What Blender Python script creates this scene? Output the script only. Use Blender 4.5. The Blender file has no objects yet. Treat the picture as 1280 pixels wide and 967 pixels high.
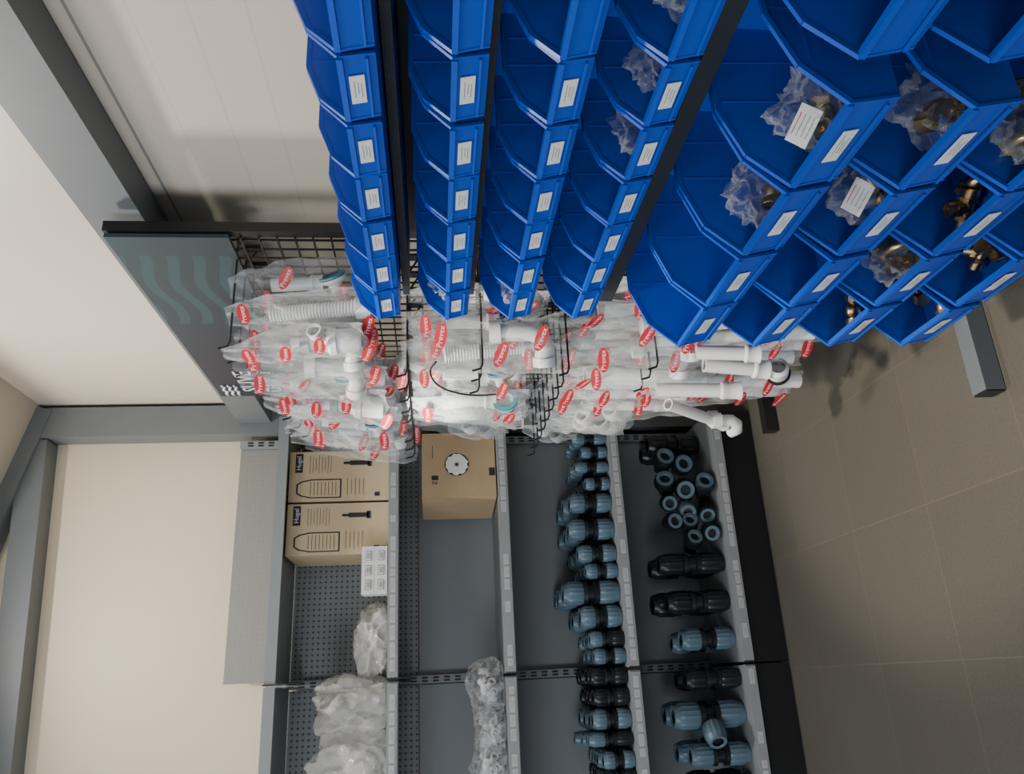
import bpy, bmesh, math, random
from mathutils import Vector, Matrix, noise
random.seed(7)
scene = bpy.context.scene
coll = scene.collection
H0 = 1.5

# ------------------------------------------------------------ camera frame
F = 981.0
Yn = Vector((-95, 373.5, F)).normalized()
Xn = Vector((-130, -2613.5, F)); Xn = (Xn - Yn*Xn.dot(Yn)).normalized()
Zn = Xn.cross(Yn)
def P(px, py, ax, val):
    d = Vector((px-640, py-483.5, F))
    w = Vector((d.dot(Xn), d.dot(Yn), d.dot(Zn)))
    o = Vector((0, 0, H0))
    i = 'xyz'.index(ax)
    t = (val-o[i])/w[i]
    return o+w*t
cam = bpy.data.cameras.new('camera'); camo = bpy.data.objects.new('camera', cam)
coll.objects.link(camo)
cx = Vector((Xn.x, Yn.x, Zn.x)); cy = -Vector((Xn.y, Yn.y, Zn.y)); cz = -Vector((Xn.z, Yn.z, Zn.z))
m = Matrix((cx, cy, cz)).transposed().to_4x4(); m.translation = (0, 0, H0)
camo.matrix_world = m
cam.sensor_width = 36; cam.sensor_fit = 'HORIZONTAL'; cam.lens = 36*F/1280
cam.clip_start = 0.02
scene.camera = camo

# ------------------------------------------------------------ materials
def pmat(name, col, rough=.5, metal=0, var=.08, scale=12, bump=0, alpha=1, spec=.5, trans=0):
    m = bpy.data.materials.new(name); m.use_nodes = True
    nt = m.node_tree; b = nt.nodes['Principled BSDF']
    tc = nt.nodes.new('ShaderNodeTexCoord'); nz = nt.nodes.new('ShaderNodeTexNoise')
    nz.inputs['Scale'].default_value = scale; nz.inputs['Detail'].default_value = 4
    nt.links.new(tc.outputs['Object'], nz.inputs['Vector'])
    mx = nt.nodes.new('ShaderNodeMix'); mx.data_type = 'RGBA'
    mx.inputs[6].default_value = tuple(c*(1-var) for c in col)+(1,)
    mx.inputs[7].default_value = tuple(min(1, c*(1+var)) for c in col)+(1,)
    nt.links.new(nz.outputs['Fac'], mx.inputs[0]); nt.links.new(mx.outputs[2], b.inputs['Base Color'])
    b.inputs['Roughness'].default_value = rough; b.inputs['Metallic'].default_value = metal
    b.inputs['Alpha'].default_value = alpha
    b.inputs['Specular IOR Level'].default_value = spec
    b.inputs['Transmission Weight'].default_value = trans
    return m
def nmath(nt, op, a, b=None):
    n = nt.nodes.new('ShaderNodeMath'); n.operation = op
    for i, v in enumerate((a, b)):
        if v is None: continue
        if isinstance(v, (int, float)): n.inputs[i].default_value = v
        else: nt.links.new(v, n.inputs[i])
    return n.outputs[0]
def film(name, col, lo, hi, scale=24, rough=.13, streak=.45, bdist=.012):
    m = bpy.data.materials.new(name); m.use_nodes = True
    nt = m.node_tree; b = nt.nodes['Principled BSDF']; out = nt.nodes['Material Output']
    b.inputs['Base Color'].default_value = col+(1,); b.inputs['Roughness'].default_value = rough
    b.inputs['Specular IOR Level'].default_value = 1.0
    tc = nt.nodes.new('ShaderNodeTexCoord'); mp = nt.nodes.new('ShaderNodeMapping')
    mp.inputs['Scale'].default_value = (1, 1, streak)
    nt.links.new(tc.outputs['Object'], mp.inputs[0])
    vo = nt.nodes.new('ShaderNodeTexVoronoi'); vo.inputs['Scale'].default_value = scale
    nz = nt.nodes.new('ShaderNodeTexNoise'); nz.inputs['Scale'].default_value = scale*1.3; nz.inputs['Detail'].default_value = 5
    nt.links.new(mp.outputs[0], vo.inputs['Vector']); nt.links.new(mp.outputs[0], nz.inputs['Vector'])
    hgt = nmath(nt, 'ADD', vo.outputs['Distance'], nz.outputs['Fac'])
    bp = nt.nodes.new('ShaderNodeBump'); bp.inputs['Strength'].default_value = .9; bp.inputs['Distance'].default_value = bdist
    nt.links.new(hgt, bp.inputs['Height']); nt.links.new(bp.outputs[0], b.inputs['Normal'])
    lw = nt.nodes.new('ShaderNodeLayerWeight'); lw.inputs[0].default_value = .35
    nt.links.new(bp.outputs[0], lw.inputs['Normal'])
    f = nmath(nt, 'MULTIPLY', nmath(nt, 'POWER', lw.outputs['Facing'], 1.5), hi-lo)
    f = nmath(nt, 'ADD', f, lo)
    tr = nt.nodes.new('ShaderNodeBsdfTransparent'); tr.inputs[0].default_value = (.97, .98, .98, 1)
    mx = nt.nodes.new('ShaderNodeMixShader')
    nt.links.new(f, mx.inputs[0]); nt.links.new(tr.outputs[0], mx.inputs[1]); nt.links.new(b.outputs[0], mx.inputs[2])
    nt.links.new(mx.outputs[0], out.inputs['Surface'])
    return m
def add_mask(m, mask_fn, col):
    nt = m.node_tree; b = nt.nodes['Principled BSDF']
    src = b.inputs['Base Color'].links[0].from_socket
    tc = nt.nodes.new('ShaderNodeTexCoord'); sp = nt.nodes.new('ShaderNodeSeparateXYZ')
    nt.links.new(tc.outputs['Object'], sp.inputs[0])
    fac = mask_fn(nt, sp.outputs[0], sp.outputs[1], sp.outputs[2])
    mx = nt.nodes.new('ShaderNodeMix'); mx.data_type = 'RGBA'
    nt.links.new(fac, mx.inputs[0]); nt.links.new(src, mx.inputs[6]); mx.inputs[7].default_value = tuple(col)+(1,)
    nt.links.new(mx.outputs[2], b.inputs['Base Color'])

M = {}
M['blue'] = pmat('blue_plastic', (.004, .072, .50), .36, var=.06)
M['white_label'] = pmat('label_paper', (.78, .78, .77), .6)
M['rail_card'] = pmat('rail_card_paper', (.5, .51, .52), .6)
M['ink'] = pmat('ink', (.03, .03, .035), .6)
M['softink'] = pmat('grey_ink', (.3, .3, .31), .6)
M['brownink'] = pmat('brown_ink', (.13, .095, .06), .6)
M['rack'] = pmat('rack_steel', (.022, .028, .036), .45, var=.1)
M['black'] = pmat('black_steel', (.012, .012, .014), .4)
M['beam'] = pmat('beam_paint', (.14, .155, .165), .5)
M['wall'] = pmat('back_wall_paint', (.70, .61, .46), .55, var=.03, scale=3)
M['sidewall'] = pmat('side_wall_paint', (.69, .62, .51), .42, var=.03, scale=3)
def seams(nt, x, y, z):
    a = nmath(nt, 'FRACT', nmath(nt, 'DIVIDE', nmath(nt, 'ADD', z, -.26), 1.0))
    a = nmath(nt, 'LESS_THAN', a, .008)
    b = nmath(nt, 'FRACT', nmath(nt, 'DIVIDE', nmath(nt, 'ADD', z, -.26), .125))
    b = nmath(nt, 'MULTIPLY', nmath(nt, 'LESS_THAN', b, .04), .12)
    up = nmath(nt, 'LESS_THAN', z, 2.4)
    return nmath(nt, 'MULTIPLY', nmath(nt, 'MAXIMUM', nmath(nt, 'MULTIPLY', a, .75), b), up)
add_mask(M['sidewall'], seams, (.2, .19, .18))
M['ceil'] = pmat('ceiling_paint', (.5, .45, .37), .6, var=.04, scale=3)
M['shelf'] = pmat('shelf_steel', (.23, .25, .265), .4, var=.04)
M['panel'] = pmat('shelf_back_panel', (.23, .25, .26), .45, var=.04)
M['perf'] = pmat('perforated_panel', (.26, .275, .285), .45, var=.04)
M['perftop'] = pmat('fine_perforated_panel', (.24, .235, .22), .5, var=.04)
def dots_r(rad, pitch):
    def dots(nt, x, y, z):
        fx = nmath(nt, 'SUBTRACT', nmath(nt, 'FRACT', nmath(nt, 'DIVIDE', x, pitch)), .5)
        fz = nmath(nt, 'SUBTRACT', nmath(nt, 'FRACT', nmath(nt, 'DIVIDE', z, pitch)), .5)
        r = nmath(nt, 'ADD', nmath(nt, 'MULTIPLY', fx, fx), nmath(nt, 'MULTIPLY', fz, fz))
        return nmath(nt, 'LESS_THAN', r, rad)
    return dots
add_mask(M['perf'], dots_r(.04, .025), (.06, .065, .07))
add_mask(M['perftop'], dots_r(.02, .025), (.21, .205, .195))
M['rail'] = pmat('price_rail_plastic', (.30, .31, .32), .35)
M['card'] = pmat('cardboard', (.48, .345, .205), .75, var=.08, scale=20)
M['cardlight'] = pmat('light_cardboard', (.60, .48, .30), .7, var=.05, scale=20)
M['nut'] = pmat('blue_grey_plastic', (.105, .175, .23), .35)
M['fitblack'] = pmat('black_plastic', (.010, .014, .018), .35)
M['whiteplastic'] = pmat('white_plastic', (.78, .79, .80), .3, var=.03)
M['greyplastic'] = pmat('grey_plastic', (.4, .43, .45), .35)
M['tealplastic'] = pmat('teal_plastic', (.05, .3, .42), .4)
M['red'] = pmat('red_print', (.62, .012, .03), .45)
M['whiteink'] = pmat('white_print', (.85, .85, .85), .5)
M['film'] = film('clear_film', (.88, .90, .92), .07, .9)
M['film2'] = film('clear_bag_film', (.75, .78, .8), .03, .5, 22)
M['milky'] = film('milky_film', (.82, .81, .76), .45, .97, 9, .15, 1, .02)
M['brass'] = pmat('brass', (.58, .43, .23), .33, metal=1)
M['yellow'] = pmat('yellow_plastic', (.72, .58, .08), .4)
M['foot'] = pmat('foot_paint', (.13, .15, .17), .45)
# floor tiles
fm = bpy.data.materials.new('floor_tiles'); fm.use_nodes = True
nt = fm.node_tree; b = nt.nodes['Principled BSDF']
tc = nt.nodes.new('ShaderNodeTexCoord'); br = nt.nodes.new('ShaderNodeTexBrick')
br.offset = 0; br.inputs['Scale'].default_value = 1; br.inputs['Brick Width'].default_value = .45
br.inputs['Row Height'].default_value = .45; br.inputs['Mortar Size'].default_value = .002
br.inputs['Color1'].default_value = (.130, .122, .104, 1); br.inputs['Color2'].default_value = (.122, .115, .098, 1)
br.inputs['Mortar'].default_value = (.16, .148, .128, 1)
nt.links.new(tc.outputs['Object'], br.inputs['Vector'])
nz = nt.nodes.new('ShaderNodeTexNoise'); nz.inputs['Scale'].default_value = 120
nt.links.new(tc.outputs['Object'], nz.inputs['Vector'])
mx = nt.nodes.new('ShaderNodeMix'); mx.data_type = 'RGBA'; mx.blend_type = 'MULTIPLY'; mx.inputs[0].default_value = .35
nt.links.new(br.outputs['Color'], mx.inputs[6]); nt.links.new(nz.outputs['Fac'], mx.inputs[7])
nt.links.new(mx.outputs[2], b.inputs['Base Color']); b.inputs['Roughness'].default_value = .33
M['floor'] = fm
# banner
bm_ = bpy.data.materials.new('banner_print'); bm_.use_nodes = True
nt = bm_.node_tree; b = nt.nodes['Principled BSDF']
tc = nt.nodes.new('ShaderNodeTexCoord'); sp = nt.nodes.new('ShaderNodeSeparateXYZ'); nt.links.new(tc.outputs['Object'], sp.inputs[0])
f = nmath(nt, 'ADD', nmath(nt, 'MULTIPLY', sp.outputs[1], .75), nmath(nt, 'MULTIPLY', sp.outputs[2], -.9))
rp = nt.nodes.new('ShaderNodeValToRGB'); nt.links.new(f, rp.inputs[0])
rp.color_ramp.elements[0].color = (.028, .058, .068, 1); rp.color_ramp.elements[1].color = (.007, .011, .03, 1)
rp.color_ramp.elements[0].position = .0; rp.color_ramp.elements[1].position = .75
s = nmath(nt, 'SINE', nmath(nt, 'ADD', nmath(nt, 'MULTIPLY', sp.outputs[2], 85), nmath(nt, 'MULTIPLY', nmath(nt, 'SINE', nmath(nt, 'MULTIPLY', sp.outputs[1], 17)), 1.5)))
msk = nmath(nt, 'MULTIPLY', nmath(nt, 'GREATER_THAN', s, .15), nmath(nt, 'MULTIPLY', nmath(nt, 'LESS_THAN', sp.outputs[1], .55), nmath(nt, 'GREATER_THAN', sp.outputs[1], .10)))
msk = nmath(nt, 'MULTIPLY', msk, .35)
mx = nt.nodes.new('ShaderNodeMix'); mx.data_type = 'RGBA'; nt.links.new(msk, mx.inputs[0])
nt.links.new(rp.outputs[0], mx.inputs[6]); mx.inputs[7].default_value = (.035, .11, .13, 1)
nt.links.new(mx.outputs[2], b.inputs['Base Color']); b.inputs['Roughness'].default_value = .45
M['banner'] = bm_

# ------------------------------------------------------------ mesh builder
class MB:
    def __init__(s): s.v = []; s.f = []; s.m = []; s.mats = []
    def mi(s, key):
        if key not in s.mats: s.mats.append(key)
        return s.mats.index(key)
    def add(s, vs, fs, mat, X=None):
        o = len(s.v); k = s.mi(mat)
        for p in vs:
            p = Vector(p); s.v.append(X @ p if X else p)
        for f in fs: s.f.append([i+o for i in f]); s.m.append(k)
    def box(s, c, d, mat, X=None):
        c = Vector(c); h = Vector(d)/2
        vs = [c+Vector((sx*h.x, sy*h.y, sz*h.z)) for sx in (-1, 1) for sy in (-1, 1) for sz in (-1, 1)]
        fs = [(0, 1, 3, 2), (4, 6, 7, 5), (0, 4, 5, 1), (2, 3, 7, 6), (0, 2, 6, 4), (1, 5, 7, 3)]
        s.add(vs, fs, mat, X)
    def beam(s, a, b, w, h, mat, up=(0, 0, 1)):
        a = Vector(a); b = Vector(b); z = (b-a); L = z.length; z.normalize()
        u = Vector(up)
        if abs(u.dot(z)) > .95: u = Vector((0, 1, 0))
        x = u.cross(z).normalized(); y = z.cross(x)
        X = Matrix((x, y, z)).transposed().to_4x4(); X.translation = (a+b)/2
        s.box((0, 0, 0), (w, h, L), mat, X)
    def lathe(s, prof, mat, X=None, n=20, ribs=()):
        vs = []; fs = []
        for j, (r, h) in enumerate(prof):
            for i in range(n):
                a = 2*math.pi*i/n; rr = r*(.93 if (j in ribs and i % 2) else 1)
                vs.append((rr*math.cos(a), rr*math.sin(a), h))
        for j in range(len(prof)-1):
            for i in range(n):
                i2 = (i+1) % n
                fs.append((j*n+i, j*n+i2, (j+1)*n+i2, (j+1)*n+i))
        s.add(vs, fs, mat, X)
    def tube(s, pts, r, mat, n=8):
        pts = [Vector(p) for p in pts]; vs = []; fs = []
        px = None
        for j, p in enumerate(pts):
            t = (pts[min(j+1, len(pts)-1)]-pts[max(j-1, 0)]).normalized()
            if px is None:
                px = t.orthogonal().normalized()
            else:
                px = (px-t*px.dot(t)).normalized()
            q = t.cross(px)
            for i in range(n):
                a = 2*math.pi*i/n; vs.append(p+(px*math.cos(a)+q*math.sin(a))*r)
        for j in range(len(pts)-1):
            for i in range(n):
                i2 = (i+1) % n; fs.append((j*n+i, j*n+i2, (j+1)*n+i2, (j+1)*n+i))
        fs.append(tuple(range(n-1, -1, -1))); fs.append(tuple((len(pts)-1)*n+i for i in range(n)))
        s.add(vs, fs, mat)
    def mesh(s, name, smooth=True, ang=35):
        me = bpy.data.meshes.new(name); me.from_pydata([tuple(p) for p in s.v], [], s.f)
        for k in s.mats: me.materials.append(M[k])
        me.polygons.foreach_set('material_index', s.m)
        me.polygons.foreach_set('use_smooth', [smooth]*len(s.f))
        me.update()
        if smooth: me.set_sharp_from_angle(angle=math.radians(ang))
        return me
def mk(name, me, parent=None, loc=None, rot=None):
    if isinstance(me, MB): me = me.mesh(name)
    o = bpy.data.objects.new(name, me); coll.objects.link(o)
    if parent: o.parent = parent
    if loc is not None: o.location = loc
    if rot is not None: o.rotation_euler = rot
    return o
def tag(o, label, cat, group=None, kind=None):
    o['label'] = label; o['category'] = cat
    if group: o['group'] = group
    if kind: o['kind'] = kind
    return o
def copy_thing(root, loc, rot=None, scale=None):
    n = root.copy(); coll.objects.link(n); n.location = loc
    if rot is not None: n.rotation_euler = rot
    if scale is not None: n.scale = (scale,)*3
    for c in root.children:
        k = c.copy(); k.parent = n; coll.objects.link(k)
    return n
def kill(o):
    for c in list(o.children): bpy.data.objects.remove(c)
    bpy.data.objects.remove(o)
def structure(o): o['kind'] = 'structure'; return o
_tx = {}
def text_geo(t, size):
    key = (t, size)
    if key not in _tx:
        cu = bpy.data.curves.new('t', 'FONT'); cu.body = t; cu.size = size; cu.resolution_u = 2
        cu.align_x = 'CENTER'; cu.align_y = 'CENTER'
        o = bpy.data.objects.new('t', cu); coll.objects.link(o)
        bpy.context.view_layer.update()
        me = bpy.data.meshes.new_from_object(o.evaluated_get(bpy.context.evaluated_depsgraph_get()))
        _tx[key] = ([v.co.copy() for v in me.vertices], [tuple(p.vertices) for p in me.polygons])
        bpy.data.objects.remove(o); bpy.data.meshes.remove(me); bpy.data.curves.remove(cu)
    return _tx[key]
FX = Matrix(((0, 0, -1, 0), (-1, 0, 0, 0), (0, 1, 0, 0), (0, 0, 0, 1)))   # plane facing -X
FY = Matrix(((1, 0, 0, 0), (0, 0, -1, 0), (0, 1, 0, 0), (0, 0, 0, 1)))    # plane facing -Y
def T(x, y, z): return Matrix.Translation((x, y, z))
def R(a, ax): return Matrix.Rotation(a, 4, ax)
def put_text(mb, t, size, X, mat):
    v, f = text_geo(t, size); mb.add(v, f, mat, X)

# ------------------------------------------------------------ room
XW, YB = 1.38, 3.95
mb = MB(); mb.box((-1.3, .975, -.05), (5.5, 6.05, .1), 'floor'); structure(mk('floor', mb))
def roofz(x): return 3.42+(XW-x)*.26
mb = MB(); mb.add([(-4, YB, 0), (XW+.1, YB, 0), (XW+.1, YB, roofz(XW+.1)), (-4, YB, roofz(-4)),
                   (-4, YB+.1, 0), (XW+.1, YB+.1, 0), (XW+.1, YB+.1, roofz(XW+.1)), (-4, YB+.1, roofz(-4))],
                  [(0, 1, 2, 3), (7, 6, 5, 4), (0, 4, 5, 1), (1, 5, 6, 2), (2, 6, 7, 3), (3, 7, 4, 0)], 'wall')
structure(mk('wall_back', mb))
mb = MB(); mb.box((XW+.05, .975, 1.72), (.1, 5.95, 3.44), 'sidewall')
structure(mk('wall_right', mb))
mb = MB()
a = (XW+.1, roofz(XW+.1)); b2 = (-4, roofz(-4))
mb.add([(a[0], -2, a[1]), (a[0], YB+.1, a[1]), (b2[0], YB+.1, b2[1]), (b2[0], -2, b2[1]),
        (a[0], -2, a[1]+.08), (a[0], YB+.1, a[1]+.08), (b2[0], YB+.1, b2[1]+.08), (b2[0], -2, b2[1]+.08)],
       [(0, 1, 2, 3), (7, 6, 5, 4), (0, 4, 5, 1), (1, 5, 6, 2), (2, 6, 7, 3), (3, 7, 4, 0)], 'ceil')
structure(mk('ceiling', mb))
# structural steel
mb = MB(); mb.box((1.285, 3.88, 1.7), (.15, .13, 3.4), 'beam')
tag(mk('steel_column', mb), 'grey painted square steel column in the wall corner', 'column')
mb = MB(); mb.beam((1.2, 3.89, 3.42), (-4, 3.89, 3.14), .12, .12, 'beam')
tag(mk('steel_beam', mb), 'grey painted horizontal steel beam high on the cream wall', 'beam')
mb = MB(); mb.beam((1.36, 3.86, 3.40), (-3.9, 3.86, roofz(-3.9)-.06), .1, .10, 'beam')
tag(mk('roof_rafter', mb), 'grey steel rafter sloping under the roof at the wall', 'beam')
mb = MB(); mb.beam((1.32, -2, 2.38), (1.32, 3.81, 2.38), .11, .155, 'beam')
tag(mk('steel_beam', mb), 'grey steel girt running along the panelled wall', 'beam')
mb = MB(); mb.beam((.75, -2, roofz(.75)-.05), (.75, 3.8, roofz(.75)-.05), .08, .08, 'beam')
tag(mk('roof_purlin', mb), 'grey steel purlin under the sloping ceiling', 'beam')

# ------------------------------------------------------------ shelving units
XD, XR = .03, 1.16
YF, YK = 3.40, 3.87
SZ = [.205, .70, 1.215, 1.695, 2.18]
def unit(x0, x1, tall, label, posts):
    root = bpy.data.objects.new('shelving_unit', None); coll.objects.link(root); root.location = ((x0+x1)/2, YF, 0)
    tag(root, label, 'shelving unit', 'grey metal shelving run')
    cx_ = (x0+x1)/2; w = x1-x0
    def part(name, mb, parent=None):
        me = mb.mesh(name); me.transform(Matrix.Translation((-cx_, -YF, 0)))
        return mk(name, me, parent or root)
    mb = MB(); mb.box((cx_, YK, .8), (w-.04, .012, 1.55), 'panel'); part('back_panel', mb)
    mb = MB(); mb.box((cx_, YK, (1.58+2.17)/2), (w-.04, .012, 2.17-1.58), 'perf'); part('perforated_back_panel', mb)
    if tall > 2.25:
        mb = MB(); mb.box((cx_, YK, (2.175+tall)/2), (w-.04, .012, tall-2.175), 'perftop'); part('perforated_back_panel', mb)
    for xx in posts:
        mb = MB(); top = tall if xx > .5 else 2.26
        mb.box((xx, YK-.012, top/2), (.036, .04, top), 'shelf')
        z = .1
        while z < top-.05:
            mb.box((xx-.007, YK-.034, z), (.006, .003, .026), 'black'); mb.box((xx+.007, YK-.034, z), (.006, .003, .026), 'black'); z += .05
        part('upright_post', mb)
    mb = MB(); mb.box((cx_, YF+.04, .085), (w-.005, .03, .17), 'black'); part('plinth', mb)
    for si, z in enumerate(SZ):
        mb = MB()
        mb.box((cx_, (YF+YK)/2, z-.012), (w-.012, YK-YF-.04, .022), 'shelf')
        mb.box((cx_, YF+.012, z-.022), (w-.008, .02, .045), 'shelf')
        for xx in (x0+.008, x1-.008):
            mb.add([(xx-.002, YF+.03, z-.02), (xx-.002, YK-.03, z-.02), (xx-.002, YK-.03, z-.085), (xx-.002, YF+.03, z-.045),
                    (xx+.002, YF+.03, z-.02), (xx+.002, YK-.03, z-.02), (xx+.002, YK-.03, z-.085), (xx+.002, YF+.03, z-.045)],
                   [(0, 1, 2, 3), (7, 6, 5, 4), (0, 4, 5, 1), (1, 5, 6, 2), (2, 6, 7, 3), (3, 7, 4, 0)], 'shelf')
        mb.box((x0+.003, YF-.002, z-.02), (.005, .016, .05), 'black')
        sh = part('shelf', mb)
        if si < 4:
            mb = MB(); mb.box((cx_, YF-.003, z-.02), (w-.02, .006, .042), 'rail')
            x = x0+.03
            rr = random.Random(si+int(x0*10))
            while x < x1-.06:
                wd = rr.choice([.035, .05, .05, .065])
                if rr.random() < .75:
                    mb.box((x+wd/2, YF-.0068, z-.02), (wd-.006, .001, .022), 'rail_card')
                    for k in range(2):
                        mb.box((x+wd/2, YF-.0076, z-.016-k*.007), (wd*rr.uniform(.35, .65), .0005, .0015), 'softink')
                x += wd+.003
            part('price_rail', mb, sh)
    return root
unit(XD, XR, 2.45, 'grey metal shelving bay with perforated back, boxes and pipe fittings', (XD, XR))
unit(XD-1.13, XD-.002, 2.2, 'grey metal shelving bay with plastic bags and pipe fittings', (XD-1.13,))

# ------------------------------------------------------------ bins
def make_bin(L, W, H, lw, lh, labelled, name):
    prof = [(.015, 0), (L*.95, 0), (L, .43*H), (L*.82, .80*H), (L*.55, H), (0, H)]
    def hw(z): return W/2*(.92+.08*z/H)
    mbb = MB(); vs = []
    for sgn in (-1, 1):
        for f_, z in prof: vs.append((-f_, sgn*hw(z), z))
    mbb.add(vs, [(0, 1, 2, 3, 4, 5), (11, 10, 9, 8, 7, 6), (0, 6, 7, 1), (1, 7, 8, 2), (5, 11, 6, 0)], 'blue')
    t = mk('tmp', mbb); md = t.modifiers.new('s', 'SOLIDIFY'); md.thickness = .003; md.offset = 0
    bpy.context.view_layer.update()
    me = bpy.data.meshes.new_from_object(t.evaluated_get(bpy.context.evaluated_depsgraph_get()))
    out = MB(); out.add([v.co for v in me.vertices], [tuple(p.vertices) for p in me.polygons], 'blue')
    bpy.data.objects.remove(t)
    for sgn in (-1, 1):
        q = [Vector((-f_, sgn*(hw(z)+.001), z)) for f_, z in prof]
        for i in (2, 3, 4): out.beam(q[i], q[i+1], .007, .008, 'blue')
        out.beam(q[1], q[2], .005, .005, 'blue')
        for fr in (.25, .5):
            out.beam((-L*fr, sgn*hw(.02), .01), (-L*fr, sgn*hw(H*.9), H*.95), .003, .004, 'blue')
        out.beam((-.02, sgn*(hw(H*.70)+.001), H*.70), (-L*.86, sgn*(hw(H*.70)+.001), H*.70), .003, .004, 'blue')
    out.beam((-L, -hw(.43*H), .43*H), (-L, hw(.43*H), .43*H), .012, .009, 'blue')
    out.beam((-L*.985, -hw(0)*.98, .1*H), (-L*.985, hw(0)*.98, .1*H), .004, .004, 'blue')
    out.beam((0, -hw(H), H), (0, hw(H), H), .008, .008, 'blue')
    root = mk(name, out.mesh(name))
    if labelled:
        lb = MB(); sl = math.atan2(L*.05, .43*H)
        X = T(-L*.98-.004, 0, .25*H) @ R(-sl, 'Y')
        lb.box((0, 0, 0), (.0016, lw, lh), 'white_label', X)
        for k, (w_, z_) in enumerate(((.6, .22), (.4, -.02), (.5, -.24))):
            lb.box((-.0012, random.uniform(-.08, .08)*lw, z_*lh), (.0006, lw*w_, lh*.045), 'softink', X)
        mk('label_card', lb, root)
    return root
LS, HS = .23, .117; LBg, HB = .34, .183
small_l = make_bin(LS, .138, HS, .058, .023, True, 'storage_bin')
small_n = make_bin(LS, .138, HS, .058, .023, False, 'storage_bin')
big_l = make_bin(LBg, .204, HB, .074, .025, True, 'storage_bin')
big_n = make_bin(LBg, .204, HB, .074, .025, False, 'storage_bin')
XS, XB = .85, .75
smallpos = []; bigpos = []
for r, zr in enumerate((.1315, -.062, -.246, -.4355)):
    for k in range(7):
        loc = Vector((XS+LS*.985+random.uniform(-.003, .003), XS*(.96+.171*k), H0+XS*zr-.035))
        o = copy_thing(small_n if k == 0 else small_l, loc, (0, 0, random.uniform(-.015, .015)))
        tag(o, 'small blue plastic picking bin' + (' without a label' if k == 0 else ' with a white paper label'), 'storage bin', 'small blue bins on the rack')
        smallpos.append((loc, r, k))
for r, zr in enumerate((-.832, -1.085, -1.343, -1.60)):
    for k in range(-1, 4):
        if (r >= 2 and k == -1) or (r == 3 and k == 0): continue
        loc = Vector((XB+LBg*.985, XB*(1.265+.29*k), H0+XB*zr-.050))
        if k == -1: loc += Vector((.03, -.035, .01))
        o = copy_thing(big_n if k == -1 else big_l, loc, (0, 0, random.uniform(-.012, .012)))
        tag(o, 'large blue plastic picking bin holding brass fittings' + ('' if k >= 0 else ', no label'), 'storage bin', 'large blue bins on the rack')
        bigpos.append((loc, r, k))
for o in (small_l, small_n, big_l, big_n): kill(o)

# bin rack
rack = bpy.data.objects.new('bin_rack', None); coll.objects.link(rack); rack.location = (1.12, 1.2, 0)
tag(rack, 'dark grey steel rack carrying rows of blue bins', 'rack')
def rpart(name, mb, root, smooth=True):
    me = mb.mesh(name); me.transform(Matrix.Translation(-root.location)); return mk(name, me, root)
for yy in (.45, 1.83):
    mb = MB(); mb.box((1.16, yy, .88), (.05, .05, 1.7), 'rack'); rpart('upright_post', mb, rack)
    mb = MB(); mb.box((.91, yy, .03), (.50, .055, .055), 'foot'); mb.box((.658, yy, .03), (.006, .05, .05), 'black'); rpart('foot', mb, rack)
mb = MB(); mb.box((1.13, 1.14, .95), (.01, 1.34, 1.46), 'rack'); rpart('back_panel', mb, rack)
for zr in (.1315, -.062, -.246, -.4355):
    mb = MB(); z = H0+XS*zr-.048; mb.box((1.03, 1.14, z), (.17, 1.36, .018), 'rack')
    rpart('rail', mb, rack)
mb = MB(); mb.box((.95, 1.14, 1.04), (.03, 1.40, .035), 'rack'); mb.box((1.04, .46, 1.04), (.2, .03, .03), 'rack'); mb.box((1.04, 1.82, 1.04), (.2, .03, .03), 'rack')
rpart('cross_bar', mb, rack)

# ------------------------------------------------------------ crumpled bags
def lump(name, dims, mat, seed, amp=.25, sub=4, ridge=1.0):
    bm = bmesh.new(); bmesh.ops.create_icosphere(bm, subdivisions=sub, radius=1)
    off = Vector((seed*3.1, seed*1.7, seed*.9))
    for v in bm.verts:
        n = v.co.normalized(); d = 1+amp*noise.noise(n*1.6+off)
        rg = 1-abs(noise.noise(n*3.3+off*2)); d += ridge*amp*.6*(rg**3-.5)
        rg = 1-abs(noise.noise(n*7+off)); d += ridge*amp*.2*(rg**4)
        p = n*d
        if p.z < -.62: p.z = -.62+(p.z+.62)*.1
        v.co = Vector((p.x*dims[0], p.y*dims[1], (p.z+.66)*dims[2]))
    me = bpy.data.meshes.new(name); bm.to_mesh(me); bm.free(); me.materials.append(M[mat])
    me.polygons.foreach_set('use_smooth', [True]*len(me.polygons)); me.set_sharp_from_angle(angle=math.radians(70))
    return me
def hexnut(mb, X, r, h, mat='brass'):
    mb.lathe([(0, 0), (r, 0), (r, h), (0, h)], mat, X, n=6)
def brass_tee():
    mb = MB()
    for X in (R(math.pi/2, 'Y'), R(-math.pi/2, 'Y'), Matrix()):
        mb.lathe([(.013, 0), (.013, .022), (.017, .022), (.017, .04), (.011, .04), (.011, .01)], 'brass', X, 14)
        hexnut(mb, X @ T(0, 0, .014), .019, .01)
    return mb.mesh('brass_tee')
def brass_valve():
    mb = MB(); X = R(math.pi/2, 'Y')
    mb.lathe([(.010, -.035), (.015, -.035), (.015, -.02), (.011, -.018), (.018, -.008), (.018, .008), (.011, .018), (.015, .02), (.015, .035), (.010, .035)], 'brass', X, 16)
    hexnut(mb, X @ T(0, 0, -.034), .019, .012); hexnut(mb, X @ T(0, 0, .022), .019, .012)
    return mb.mesh('brass_coupling')
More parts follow.
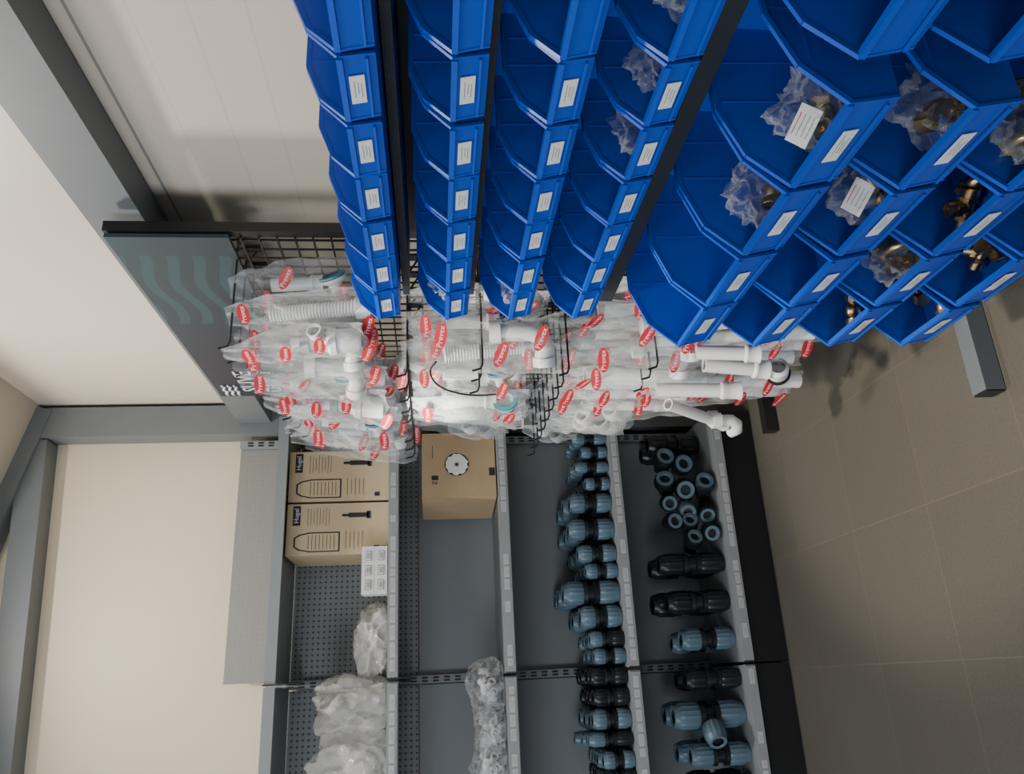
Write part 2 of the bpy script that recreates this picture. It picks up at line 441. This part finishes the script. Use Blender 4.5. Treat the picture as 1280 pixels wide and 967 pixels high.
def brass_elbow():
    mb = MB(); pts = [(0, 0, 0), (0, 0, .02), (.004, 0, .032), (.014, 0, .042), (.03, 0, .044), (.045, 0, .044)]
    mb.tube(pts, .013, 'brass', 12); hexnut(mb, Matrix(), .02, .013); hexnut(mb, T(.034, 0, .044) @ R(math.pi/2, 'Y'), .02, .013)
    return mb.mesh('brass_elbow')
BR = [('brass_tee', brass_tee()), ('brass_coupling', brass_valve()), ('brass_elbow', brass_elbow())]
clumps = [lump('clear_bag', (.05, .05, .03), 'film2', s, .5, 4, 1.6) for s in (1, 2, 3)]
nbr = {(0, -1): 1, (0, 0): 2, (0, 1): 2, (0, 2): 1, (0, 3): 0, (1, -1): 2, (1, 0): 2, (1, 1): 2, (1, 2): 0, (1, 3): 0,
       (2, 0): 3, (2, 1): 3, (2, 2): 3, (2, 3): 2, (3, 1): 3, (3, 2): 3, (3, 3): 3}
for loc, r, k in bigpos:
    rr = random.Random(r*10+k)
    for i in range(nbr[(r, k)]):
        nm, me = BR[rr.randrange(3)]
        p = loc+Vector((-LBg*(.80-.10*(i % 3)), -.042+.04*((i*2+r) % 3)+rr.uniform(-.008, .008), .030))
        o = mk(nm, me, None, p, (rr.uniform(-.5, .5), rr.uniform(-.4, .4), rr.uniform(0, 6.28)))
        tag(o, nm.replace('_', ' ')+' pipe fitting lying in a blue bin', 'pipe fitting', 'brass fittings in the bins')
    if (r, k) in ((0, 0), (0, 1), (1, 0), (1, 1), (2, 0), (2, 2)):
        p = loc+Vector((-LBg*.74, rr.uniform(-.02, .02), .025))
        o = mk('clear_bag', clumps[rr.randrange(3)], None, p, (0, rr.uniform(-.2, .2), rr.uniform(-.5, .5))); o.scale = (1.1, 1.1, 1.8)
        tag(o, 'crumpled clear plastic bag in a blue bin', 'plastic bag', 'clear bags in the bins')
        if (r, k) in ((0, 0), (1, 1)):
            mb = MB(); mb.box((0, 0, 0), (.042, .06, .001), 'white_label')
            for q in range(4): mb.box((-.013+.009*q, 0, .0008), (.0015, .035, .0004), 'red' if q == 3 else 'softink')
            o = mk('paper_slip', mb, None, p+Vector((-.035, 0, .062)), (.3, -.5, .5)); tag(o, 'white printed paper slip in a clear bag', 'paper', 'paper slips in the bins')
for loc, r, k in smallpos:
    if (r, k) in ((3, 1), (3, 2), (3, 0), (1, 6), (2, 6)):
        o = mk('clear_bag', clumps[(r+k) % 3], None, loc+Vector((-LS*.72, 0, .012)), (0, .2, k*1.3)); o.scale = (.75, .8, 1.3)
        tag(o, 'crumpled clear plastic bag in a small blue bin', 'plastic bag', 'clear bags in the bins')

# ------------------------------------------------------------ hook rack with banner
XG = 1.2
hr = bpy.data.objects.new('display_rack', None); coll.objects.link(hr); hr.location = (XG, 2.6, 0)
tag(hr, 'black wire grid rack with hooks and a blue banner on top', 'display rack')
for yy in (1.95, 3.20):
    mb = MB(); mb.box((XG+.015, yy, 1.2), (.03, .03, 2.38), 'black'); rpart('upright_post', mb, hr)
    mb = MB(); mb.box((XG-.1, yy-.04, .03), (.26, .05, .055), 'black'); rpart('foot', mb, hr)
mb = MB()
y = 1.98
while y < 3.19: mb.box((XG, y, 1.16), (.005, .005, 1.80), 'black'); y += .05
z = .28
while z < 2.07: mb.box((XG-.004, 2.575, z), (.005, 1.23, .005), 'black'); z += .05
rpart('wire_grid', mb, hr)
mb = MB(); mb.box((0, .63, -.165), (.012, 1.26, .33), 'banner')
bn = mk('banner', mb, hr, (-.012, -.66, 2.385))
mb = MB()
for i in range(3):
    pts = [(-.009, 1.235-.0085*j, -.035-.024*i+.006*math.sin(j*1.1)) for j in range(13)]
    mb.tube(pts, .0045, 'whiteink', 5)
put_text(mb, 'SUVE', .10, T(-.008, 1.09, -.145) @ FX, 'whiteink'); put_text(mb, 'DUKT', .09, T(-.008, 1.09, -.235) @ FX, 'whiteink')
mk('banner_lettering', mb, bn)

# hooks
mb = MB(); mb.tube([(0, 0, 0), (-.36, 0, 0), (-.375, 0, .006), (-.382, 0, .03)], .0032, 'black', 6)
mb.tube([(0, 0, -.03), (-.01, 0, -.03), (-.05, 0, -.006)], .003, 'black', 6); mb.box((0, 0, -.015), (.008, .03, .05), 'black')
hook_me = mb.mesh('display_hook')
cols = [2.06+.105*i for i in range(9)]
rowsz = [2.06, 1.57, 1.11]
def drop(y): return 0 if y < 2.3 else -.16*(y-2.3)
for ri, z in enumerate(rowsz):
    for y in cols:
        zz = z+drop(y) if ri == 0 else z
        tag(mk('display_hook', hook_me, None, (XG-.006+(.09 if ri == 0 else 0), y, zz)), 'long black wire hook on the grid rack', 'hook', 'wire display hooks')
for y in (2.02, 2.1, 2.2):
    for z in (1.36, .86):
        tag(mk('display_hook', hook_me, None, (XG-.006, y, z)), 'bare long black wire hook on the grid rack', 'hook', 'wire display hooks')

# packaged fittings
def pipe(mb, a, b_, r, mat='whiteplastic', sock=True):
    a = Vector(a); b_ = Vector(b_); d = (b_-a); L = d.length
    X = Matrix.Translation(a) @ d.to_track_quat('Z', 'Y').to_matrix().to_4x4()
    pr = [(r*.82, .004), (r*.82, 0), (r, 0), (r, L*.75)]
    if sock: pr += [(r*1.25, L*.77), (r*1.3, L*.8), (r*1.22, L*.82), (r*1.22, L*.96), (r*1.32, L*.98), (r*1.32, L), (r*1.05, L), (r*1.02, L*.85)]
    else: pr += [(r, L), (r*.82, L), (r*.82, L*.97)]
    mb.lathe(pr, mat, X, 18)
def content(kind, L, W):
    mb = MB(); zb = -L+.03
    if kind == 0:
        mb.lathe([(0, zb), (.03, zb), (.036, zb+.01), (.036, zb+.07), (.041, zb+.072), (.041, zb+.09), (.03, zb+.1), (.02, zb+.12), (.02, zb+.2)], 'whiteplastic', None, 20)
        pipe(mb, (0, .02, zb+.1), (0, -.06, zb+.13), .018); mb.lathe([(.02, zb+.15), (.027, zb+.15), (.027, zb+.175), (.02, zb+.175)], 'greyplastic', None, 12)
    elif kind == 1:
        mb.tube([(0, -.04, zb+.18), (0, -.035, zb+.07), (0, -.02, zb+.04), (0, .01, zb+.03), (0, .05, zb+.04)], .025, 'whiteplastic', 14)
        mb.lathe([(.02, .0), (.031, 0), (.031, .025), (.02, .025)], 'whiteplastic', T(0, .035, zb+.035) @ R(-math.pi/2, 'X'), 18)
        mb.lathe([(.018, .0), (.032, 0), (.032, .03), (.024, .03)], 'whiteplastic', T(0, -.04, zb+.15), 18)
    elif kind == 2:
        pipe(mb, (0, -.02, -.08), (0, -.025, zb), .022); pipe(mb, (.012, .03, -.12), (0, .03, zb+.03), .017)
    elif kind == 3:
        pr = []
        h = zb
        while h < -.1: pr += [(.02, h), (.0245, h+.004), (.02, h+.008)]; h += .009
        mb.lathe(pr, 'whiteplastic', T(0, .0, 0), 14); mb.lathe([(.012, zb-.01), (.032, zb-.01), (.033, zb+.03), (.02, zb+.035)], 'whiteplastic', None, 18)
    elif kind == 4:
        X = T(0, 0, zb+.055) @ R(-math.pi/2-.3+math.pi, 'X')
        mb.lathe([(0, -.03), (.02, -.03), (.022, .0), (.038, .01), (.042, .02), (.034, .02), (.026, .004), (.0, .0)], 'whiteplastic', X, 22)
        mb.lathe([(.026, .022), (.041, .022), (.041, .028), (.026, .028)], 'tealplastic', X, 22)
        pipe(mb, (.01, 0, zb+.24), (.01, 0, zb+.09), .02)
    elif kind == 5:
        for yy, zz, mt in ((-.03, zb+.05, 'whiteplastic'), (.03, zb+.08, 'greyplastic'), (0, zb+.15, 'whiteplastic')):
            mb.lathe([(.012, -.02), (.026, -.02), (.032, 0), (.032, .02), (.024, .02), (.02, -.01)], mt, T(0, yy, zz) @ R(math.pi/2-.5, 'X'), 18)
    elif kind == 6:
        rr = random.Random(3)
        for q in range(16):
            X = T(rr.uniform(-.02, .015), -.045+.03*(q % 4), zb+.01+.032*(q//4)+.01*rr.random()) @ R(rr.uniform(0, 3), 'Z') @ R(rr.uniform(.8, 2.2), 'Y')
            mb.lathe([(0, .018), (.012, .018), (.012, 0), (0, 0)], 'yellow', X, 12); mb.lathe([(.0, -.025), (.008, -.025), (.008, 0)], 'whiteplastic', X, 10)
    return mb
def make_bag(kind, L, W, seed, nlogo, paper=False):
    rr = random.Random(seed)
    nu, nv = 16, 34; vs = []; fs = []
    tb = .03
    for side in (-1, 1):
        for j in range(nv+1):
            v = j/nv; z = -v*L+.02
            wd = W*(.35+.65*min(1, v*2.6))*(1+.06*math.sin(v*9+seed))
            for i in range(nu+1):
                u = i/nu; y = (u-.5)*wd
                t = tb*(max(0, math.sin(math.pi*u))**.7)*(.10+.9*min(1, max(0, v-.15)*2.4))*(1 if v < .9 else max(.08, (1-v)/.1))
                rg = 1-abs(noise.noise(Vector((y*22+seed*5, z*8+y*6, side*3+seed))))*2
                cr = .010*rg+.006*noise.noise(Vector((y*60, z*30+seed, side)))
                edge = .3+.7*math.sin(math.pi*u)
                vs.append((side*t+cr*edge-.006+.012*math.sin(v*5+seed), y+.014*noise.noise(Vector((z*16, seed, u))), z+.022*noise.noise(Vector((u*3, seed, 2)))*(v+.2)))
    o = (nu+1)*(nv+1)
    for s_ in (0, 1):
        for j in range(nv):
            for i in range(nu):
                a_ = s_*o+j*(nu+1)+i; fs.append((a_, a_+1, a_+nu+2, a_+nu+1))
    mb = MB(); mb.add(vs, fs, 'film')
    root = mk('bagged_fitting', mb.mesh('pouch', True, 180))
    mk('plastic_fitting', content(kind, L, W), root)
    for q in range(nlogo):
        lg = MB()
        yy = rr.uniform(-.28, .28)*W; zz = -L*(.14+.74*q/max(1, nlogo-1) if nlogo > 1 else rr.uniform(.3, .7))+rr.uniform(-.04, .04)
        X = T(-tb-.007, yy, zz) @ FX @ R(rr.uniform(-.5, .2), 'Z')
        n = 20; a_, b_ = .037, .0165
        lg.add([(0, 0, 0)]+[(a_*math.cos(6.2832*i/n), b_*math.sin(6.2832*i/n), 0) for i in range(n)], [(0, 1+i, 1+(i+1) % n) for i in range(n)], 'red', X)
        put_text(lg, 'Prevex', .021, X @ T(0, 0, .001), 'whiteink')
        mk('logo_print', lg, root)
    if paper:
        pp = MB(); X = T(-tb-.008, 0, -L*.62)
        pp.box((0, 0, 0), (.001, .06, .075), 'white_label', X)
        for q in range(9): pp.box((-.001, -.022+.0055*q, -.015), (.0005, .002+.001*(q % 3), .025), 'ink', X)
        for q in range(4): pp.box((-.001, 0, .03-.009*q), (.0005, .045, .0025), 'red' if q == 0 else 'ink', X)
        mk('paper_label', pp, root)
    return root
V = {'A': [make_bag(k, l, .16, 11+i, nl) for i, (k, nl, l) in enumerate(((0, 4, .40), (1, 2, .38), (4, 3, .41), (3, 2, .40), (4, 3, .37)))],
     'B': [make_bag(k, l, .15, 31+i, nl, pp) for i, (k, nl, pp, l) in enumerate(((1, 3, 0, .43), (3, 2, 0, .40), (0, 3, 0, .42), (4, 2, 0, .38)))],
     'C': [make_bag(k, l, .15, 51+i, nl, pp) for i, (k, nl, pp, l) in enumerate(((2, 3, 0, .50), (1, 2, 0, .42), (2, 4, 0, .52)))],
     'G': [make_bag(k, l, .15, 61+i, nl, pp) for i, (k, nl, pp, l) in enumerate(((5, 0, 1, .36), (3, 0, 0, .38), (5, 0, 0, .34), (1, 1, 0, .40)))],
     'D': [make_bag(2, .62, .13, 71+i, 4) for i in range(2)],
     'E': [make_bag(6, .30, .13, 81, 0)], 'F': [make_bag(5, .25, .12, 91, 0), make_bag(5, .28, .12, 92, 0, True)]}
lab = {'A': 'clear bag with white plastic trap and red oval logos', 'B': 'clear bag with white drain parts hanging on a hook',
       'C': 'clear bag with white plastic pipe hanging on a hook', 'D': 'long clear bag of white pipe with red oval logos',
       'E': 'clear bag of small yellow capped valves on a hook', 'F': 'small clear bag of plastic couplings on a hook',
       'G': 'plain clear bag of white plastic couplings on a hook'}
def hang(key, x, y, z, yaw, i=None):
    src = V[key][random.randrange(len(V[key])) if i is None else i % len(V[key])]
    o = copy_thing(src, (x, y, z), (random.uniform(-.08, .08), random.uniform(-.14, .08), yaw), random.uniform(.92, 1.08))
    tag(o, lab[key], 'bagged pipe fitting', 'bagged plastic fittings on hooks')
for key, z in zip('ABC', rowsz):
    for ci, y in enumerate(cols):
        for x in (.90, .99, 1.08):
            if key == 'B' and ci > 6 and x < .95: continue
            if key == 'C' and ci > 7 and x < .92: continue
            if key == 'C' and ci == 5 and x < .95: continue
            if key == 'B' and ci == 3 and x < .95: continue
            if x > 1.05 and ci % 2: continue
            kk = key
            if key != 'A' and ci > 5: kk = 'G'
            elif key == 'A' and ci > 6 and x > .95: kk = 'G'
            dz = drop(y) if key == 'A' else 0
            hang(kk, x+random.uniform(-.015, .015), y, z-.004+dz, random.uniform(.1, 1.0))
for i, (x, y, z) in enumerate(((.92, 2.03, .97), (1.0, 2.03, .98), (1.08, 2.02, .99), (.9, 2.17, .96), (1.0, 2.17, .95), (.92, 2.32, .9), (1.02, 2.34, .88), (.9, 2.46, .82))):
    hang('D', x, y, z, random.uniform(.2, .8), i)
for x, y, z in ((.93, 2.98, 2.03), (.99, 3.05, 2.07), (1.05, 3.1, 2.02), (.92, 2.9, 1.98)): hang('E', x, y, z, random.uniform(.3, .8))
for i, (x, y, z) in enumerate(((.97, 3.02, 1.42), (1.02, 3.06, 1.33), (.96, 3.02, 1.12))): hang('F', x, y, z, .5, i)
for k in V:
    for o in V[k]: kill(o)
# looped dark hose hanging among the bags
pts = [P(x_, y_, 'x', .84) for x_, y_ in ((545, 452), (538, 462), (541, 474), (552, 484), (572, 491), (598, 494), (625, 492))]
c0 = pts[0].copy(); mb = MB()
sm = []
for i in range(len(pts)-1):
    p0, p1, p2, p3 = pts[max(i-1, 0)], pts[i], pts[i+1], pts[min(i+2, len(pts)-1)]
    for k in range(4):
        t = k/4; sm.append(.5*((2*p1)+(-p0+p2)*t+(2*p0-5*p1+4*p2-p3)*t*t+(-p0+3*p1-3*p2+p3)*t**3)-c0)
mb.tube(sm, .003, 'fitblack', 8)
tag(mk('flexible_hose', mb, None, c0), 'thin dark flexible hose looping in front of the bags', 'hose')
# bare pipes
for (a_, b_, r) in (((820, 487), (926, 488), .022), ((835, 505), (905, 530), .019), ((880, 455), (960, 462), .022), ((870, 440), (950, 442), .020)):
    pa = P(a_[0], a_[1], 'x', .82); pb = P(b_[0], b_[1], 'x', .80)
    mb = MB(); pipe(mb, Vector((0, 0, 0)), pb-pa, r)
    tag(mk('plastic_pipe', mb, None, pa), 'white plastic pipe with socket hanging below the bags', 'pipe', 'white plastic pipes')
pa = P(925, 525, 'x', .80)
mb = MB(); mb.tube([(0, 0, .09), (0, 0, .03), (-.01, .01, .01), (-.02, .04, 0), (-.02, .07, .01)], .02, 'whiteplastic', 14)
mb.lathe([(.02, 0), (.027, 0), (.027, .03), (.02, .03)], 'whiteplastic', T(0, 0, .07), 18)
tag(mk('pipe_elbow', mb, None, pa), 'white plastic pipe elbow hanging below the bags', 'pipe fitting')
pa = P(972, 467, 'x', .80)
mb = MB(); X = R(1.2, 'X')
mb.lathe([(.03, 0), (.036, 0), (.036, .012), (.03, .012), (.03, 0)], 'black', X, 24); mb.lathe([(.0, .002), (.03, .002), (.03, .05), (.02, .06)], 'whiteplastic', X, 24)
tag(mk('drain_cap', mb, None, pa), 'white drain cap with black rubber ring', 'drain cap')
# ------------------------------------------------------------ boxes on shelves
def carton(x0, x1, y0, y1, z0, z1, mat, name, label, deco, grp=None, yaw=0):
    c = Vector(((x0+x1)/2, (y0+y1)/2, z0)); w, d, h = x1-x0, y1-y0, z1-z0
    mb = MB()
    mb.box((0, 0, h/2), (w, d, h), mat)
    mb.box((-w/4, 0, h+.001), (w/2-.002, d, .002), mat); mb.box((w/4, 0, h+.001), (w/2-.002, d, .002), mat)
    root = mk(name, mb, None, c, (0, 0, yaw)); tag(root, label, 'cardboard box', grp)
    pm = MB(); deco(pm, w, h, T(0, -d/2-.0012, 0) @ FY); mk('printing', pm, root)
    return root
def q(mb, x, y, w, h, mat, X, dz=0): mb.box((x, y, dz), (w, h, .0008), mat, X)
def deco_a(mb, w, h, X):
    q(mb, w*.27, h*.91, w*.38, h*.075, 'ink', X); put_text(mb, 'Hugel', .028, X @ T(w*.27, h*.91, .001), 'whiteink')
    vs = [(-.44, .48), (-.06, .48), (-.06, .78), (-.10, .88), (-.16, .93), (-.34, .93), (-.40, .88), (-.44, .78)]
    mb.add([(a*w, b*h, .0006) for a, b in vs], [tuple(range(8))], 'ink', X)
    mb.add([((a*.88-.03)*w, (b*.93+.048)*h, .0011) for a, b in vs], [tuple(range(8))], 'cardlight', X)
    for k in range(8): q(mb, -w*.25, h*(.535+.036*k), w*.27, .003, 'brownink', X, .0015)
    q(mb, w*.26, h*.30, w*.09, h*.2, 'ink', X); q(mb, w*.26, h*.43, w*.05, h*.07, 'ink', X); q(mb, w*.26, h*.20, w*.15, h*.04, 'ink', X)
    for k in range(8): q(mb, w*.24, h*(.80-.03*k), w*(.36-.04*(k % 3)), .002, 'brownink', X)
    for k in range(5): q(mb, -w*.22, h*(.42-.04*k), w*(.34-.05*(k % 2)), .002, 'brownink', X)
    q(mb, -w*.38, h*.12, w*.08, h*.05, 'ink', X)
carton(.79, 1.018, 3.50, 3.82, 1.7, 2.14, 'cardlight', 'cardboard_box', 'tall light cardboard carton with black printing', deco_a, 'printed cartons on shelf')
carton(.553, .779, 3.50, 3.82, 1.7, 2.14, 'cardlight', 'cardboard_box', 'tall light cardboard carton with black bottle print', deco_a, 'printed cartons on shelf')
def deco_s(mb, w, h, X):
    for j in range(3):
        q(mb, -w*.3+w*.3*j, h*.5, w*.2, h*.5, 'brownink', X)
        q(mb, -w*.3+w*.3*j, h*.5, w*.18, h*.42, 'whiteink', X, .001)
        for k in range(4): q(mb, -w*.3+w*.3*j, h*(.38+.08*k), w*.13, .002, 'softink', X, .002)
for zz in (1.7, 1.754):
    carton(.37, .57, 3.415, 3.49, zz, zz+.051, 'whiteplastic', 'small_box', 'small white printed carton stacked on a grey shelf', deco_s, 'small white cartons')
def deco_m(mb, w, h, X):
    n = 24; cx0, cy0 = 0, h*.53
    def disc(r, mat, dz, wob=0): mb.add([(cx0, cy0, dz)]+[(cx0+r*(1+wob*math.sin(i*2.3))*math.cos(6.2832*i/n), cy0+r*(1+wob*math.sin(i*3.1))*math.sin(6.2832*i/n), dz) for i in range(n)], [(0, 1+i, 1+(i+1) % n) for i in range(n)], mat, X)
    disc(.055, 'ink', .001); disc(.05, 'whiteink', .0015, .12); disc(.012, 'greyplastic', .002, .1); disc(.007, 'ink', .0025)
    put_text(mb, 'Z', .03, X @ T(-w*.28, h*.83, .001), 'ink'); q(mb, -w*.2, h*.83, .02, .03, 'ink', X)
    q(mb, -w*.12, h*.05, w*.12, h*.08, 'ink', X); q(mb, w*.2, h*.86, w*.2, .002, 'ink', X)
carton(.765, 1.072, 3.46, 3.80, 1.22, 1.55, 'card', 'cardboard_box', 'brown cardboard box with a round white window', deco_m, None, .09)

# white bags on shelves
for i, (px, py, dims, Yp, mt) in enumerate(((475, 800, (.135, .12, .09), 3.6, 'milky'), (476, 880, (.115, .12, .185), 3.58, 'milky'), (476, 948, (.125, .12, .18), 3.58, 'milky'), (476, 914, (.08, .08, .14), 3.76, 'milky'))):
    p = P(px, py, 'y', Yp); p.z = 1.697
    tag(mk('plastic_bag', lump('plastic_bag', dims, mt, 20+i, .38, 5, .75), None, p), 'crumpled whitish plastic bag on a grey metal shelf', 'plastic bag', 'white bags on shelf')
small_cl = MB()
for k in range(12):
    rr = random.Random(k); X = T(rr.uniform(-.07, .07), rr.uniform(-.06, .06), .02+.03*(k % 3)) @ R(rr.uniform(0, 3), 'X') @ R(rr.uniform(0, 3), 'Y')
    small_cl.lathe([(.01, -.02), (.018, -.02), (.018, .02), (.01, .02), (.01, -.02)], 'whiteplastic' if k % 3 else 'greyplastic', X, 12)
scm = small_cl.mesh('plastic_fitting')
for i, (px, py, dims) in enumerate(((628, 857, (.12, .12, .09)), (630, 907, (.10, .12, .07)), (632, 950, (.12, .12, .085)))):
    p = P(px, py, 'y', 3.56); p.z = 1.217
    o = mk('clear_bag', lump('clear_bag', dims, 'film', 40+i, .3, 5, 1), None, p); tag(o, 'clear plastic bag of small white fittings on a shelf', 'plastic bag', 'clear bags on shelf')
    mk('plastic_fitting', scm, o)

# ------------------------------------------------------------ compression fittings
def nutprof(Rr, h): return [(.5*Rr, .03*h), (.56*Rr, 0), (.78*Rr, 0), (.86*Rr, .12*h), (.97*Rr, .3*h), (Rr, .36*h), (Rr, .9*h), (.9*Rr, h), (.6*Rr, h)]
RB = (3, 4, 5, 6, 7)
def coupling(Rr, L, blue=True, mixed=False):
    mb = MB(); nh = L*.36
    mb.lathe([(0, .03*L), (.52*Rr, .03*L), (.6*Rr, .05*L), (.6*Rr, .35*L), (.95*Rr, .365*L), (.97*Rr, .43*L), (.72*Rr, .45*L), (.72*Rr, .55*L), (.97*Rr, .57*L), (.95*Rr, .635*L), (.6*Rr, .65*L), (.6*Rr, .95*L), (.52*Rr, .97*L), (0, .97*L)], 'fitblack', None, 24)
    root = mk('pipe_coupling', mb)
    c = 'nut' if blue else 'fitblack'
    n1 = MB(); n1.lathe(nutprof(Rr, nh), 'fitblack' if mixed else c, None, 32, RB); mk('nut', n1, root)
    n2 = MB(); n2.lathe(nutprof(Rr, nh), c, T(0, 0, L) @ R(math.pi, 'X'), 32, RB); mk('nut', n2, root)
    return root
def tee(Rr, L, blue=True):
    root = coupling(Rr, L, blue)
    root.name = 'pipe_tee'
    X = T(0, 0, L/2) @ R(-2.4, 'Z') @ R(math.pi/2, 'Y')
    mb = MB(); mb.lathe([(.6*Rr, 0), (.6*Rr, .42*L), (0, .42*L)], 'fitblack', X, 20)
    mk('branch', mb, root)
    n = MB(); n.lathe(nutprof(Rr*.85, L*.28), 'nut' if blue else 'fitblack', X @ T(0, 0, L*.46) @ R(math.pi, 'X'), 28, RB); mk('nut', n, root)
    return root
def elbow(Rr, blue=False):
    mb = MB(); mb.tube([(0, .06, .015), (0, .05, Rr), (0, .03, Rr*1.0), (0, -.02, Rr), (0, -.045, Rr)], Rr*.6, 'fitblack', 14)
    X = T(0, -.06, Rr) @ R(-math.pi/2, 'X')
    mb.lathe([(0, .012), (.42*Rr, .012)], 'black', X, 20)
    root = mk('pipe_elbow', mb)
    n = MB(); n.lathe([(.43*Rr, .012), (.55*Rr, 0), (.85*Rr, 0), (.97*Rr, .01), (Rr, .02), (Rr, .05), (.7*Rr, .055)], 'nut' if blue else 'fitblack', X, 28, (3, 4, 5)); mk('nut', n, root)
    g = MB(); g.lathe([(.44*Rr, .01), (.5*Rr, -.002), (.80*Rr, -.002), (.80*Rr, .004)], 'nut', X, 24); mk('collar_ring', g, root)
    return root
def scatter(root, p, rows, dy, label, grp, cat='pipe fitting', jit=.005, lean=0):
    for r in range(rows):
        q_ = Vector((p.x+random.uniform(-jit, jit), p.y+dy*r, p.z))
        if q_.y > 3.81: break
        o = copy_thing(root, q_, (0, 0, random.uniform(-.4, .4) if lean == 0 else lean), random.uniform(.9, 1.0)); tag(o, label, cat, grp)
Z4, Z5 = SZ[1]+.001, SZ[0]+.001
spec4 = [(548, .028, .16, 1), (566, .03, .13, 1), (584, .028, .17, 1), (603, .032, .12, 1), (628, .05, .21, 1), (660, .048, .205, 1), (690, .040, .17, 1), (712, .036, .15, 1),
         (739, .052, .25, 1), (770, .048, .18, 1), (797, .034, .15, 2), (818, .034, .14, 1), (842, .038, .16, 0), (869, .038, .15, 0), (898, .044, .17, 1), (923, .03, .20, 2), (947, .038, .14, 1), (970, .036, .14, 0)]
for py, rad, ln, bl in spec4:
    c = coupling(rad, ln, bl > 0, bl == 2)
    p = P(765+(py-545)*.08, py, 'y', YF+.03+rad); p.z = Z4
    scatter(c, p, 5, rad*2+.004, ('black compression coupling with blue-grey nuts standing on a shelf' if bl else 'all-black compression coupling standing on a shelf'), 'couplings on the upper fittings shelf')
    kill(c)
for py, rad, ln, kind, bl in ((556, .055, .27, 'c', 0), (703, .048, .30, 'c', 0), (748, .055, .30, 'c', 0), (797, .050, .25, 'c', 1), (845, .045, .24, 'c', 0), (890, .056, .31, 't', 1), (938, .05, .27, 'c', 1), (978, .05, .25, 'c', 0)):
    c = coupling(rad, ln, bl > 0) if kind == 'c' else tee(rad, ln, bl > 0)
    p = P(900+(py-545)*.14, py, 'y', YF+.05+rad+(.12 if py == 556 else 0)); p.z = Z5
    scatter(c, p, 2, rad*2+.05, ('black pipe tee with blue-grey nuts standing on the bottom shelf' if kind == 't' else ('large black coupling with blue-grey nuts on the bottom shelf' if bl else 'large all-black pipe coupling standing on the bottom shelf')), 'large fittings on the bottom shelf', lean=.0001)
    kill(c)
e1 = elbow(.05); e2 = elbow(.042); e3 = elbow(.044, True)
for row, (px0, ys) in enumerate(((893, (604, 632, 660)), (870, (579, 606, 630, 653, 676)), (846, (574, 600, 625, 648)))):
    for i, py in enumerate(ys):
        e = e1 if py < 612 else (e3 if (i+row) % 3 == 0 else e2)
        y_ = YF+.09+.02*row+random.uniform(-.01, .015)
        p = P(px0+random.uniform(-5, 5), py, 'y', y_-.06); p.y = y_
        p.z = Z5+.083*row+.002
        o = copy_thing(e, p, (random.uniform(-.2, .1), random.uniform(-.1, .1), random.uniform(-.8, .35))); tag(o, 'black pipe elbow with round opening facing the aisle', 'pipe fitting', 'stacked black elbows')
for e in (e1, e2, e3): kill(e)

# ------------------------------------------------------------ lights
def area(name, loc, target, size, energy, col=(1, 1, 1), sy=None):
    l = bpy.data.lights.new(name, 'AREA'); l.energy = energy; l.color = col; l.size = size
    if sy: l.shape = 'RECTANGLE'; l.size_y = sy
    o = bpy.data.objects.new(name, l); coll.objects.link(o); o.location = loc
    o.rotation_euler = (Vector(target)-Vector(loc)).to_track_quat('-Z', 'Y').to_euler(); return o
area('ceiling_lamp', (.15, 2.95, 3.66), (.8, 2.3, 1.0), .22, 48, (1, .95, .88))
area('ceiling_lamp', (-1.2, .6, 3.7), (.5, 1.5, .5), .8, 32, (1, .95, .9))
area('window_light', (-3.2, .0, 2.2), (1, 2.2, 1.2), 1.6, 88, (.88, .94, 1))
def spot(name, loc, tgt, e, ang, blend, col=(1, 1, 1), soft=.05):
    l = bpy.data.lights.new(name, 'SPOT'); l.energy = e; l.spot_size = math.radians(ang); l.spot_blend = blend; l.shadow_soft_size = soft; l.color = col
    o = bpy.data.objects.new(name, l); coll.objects.link(o); o.location = loc
    o.rotation_euler = (Vector(tgt)-o.location).to_track_quat('-Z', 'Y').to_euler()
spot('sun_beam', (-2.4, 1.2, 2.9), P(535, 505, 'x', .9), 3600, 5.5, 1, (1, .97, .9))
spot('added_floor_spot', (.0, 1.5, 3.6), (.95, 2.3, 0), 460, 34, .6, (1, .89, .70), .1)  # added warm spot that brightens the floor by the racks, no real fixture
w = bpy.data.worlds.new('w'); scene.world = w; w.use_nodes = True
w.node_tree.nodes['Background'].inputs[0].default_value = (.88, .94, 1, 1)
w.node_tree.nodes['Background'].inputs[1].default_value = .34
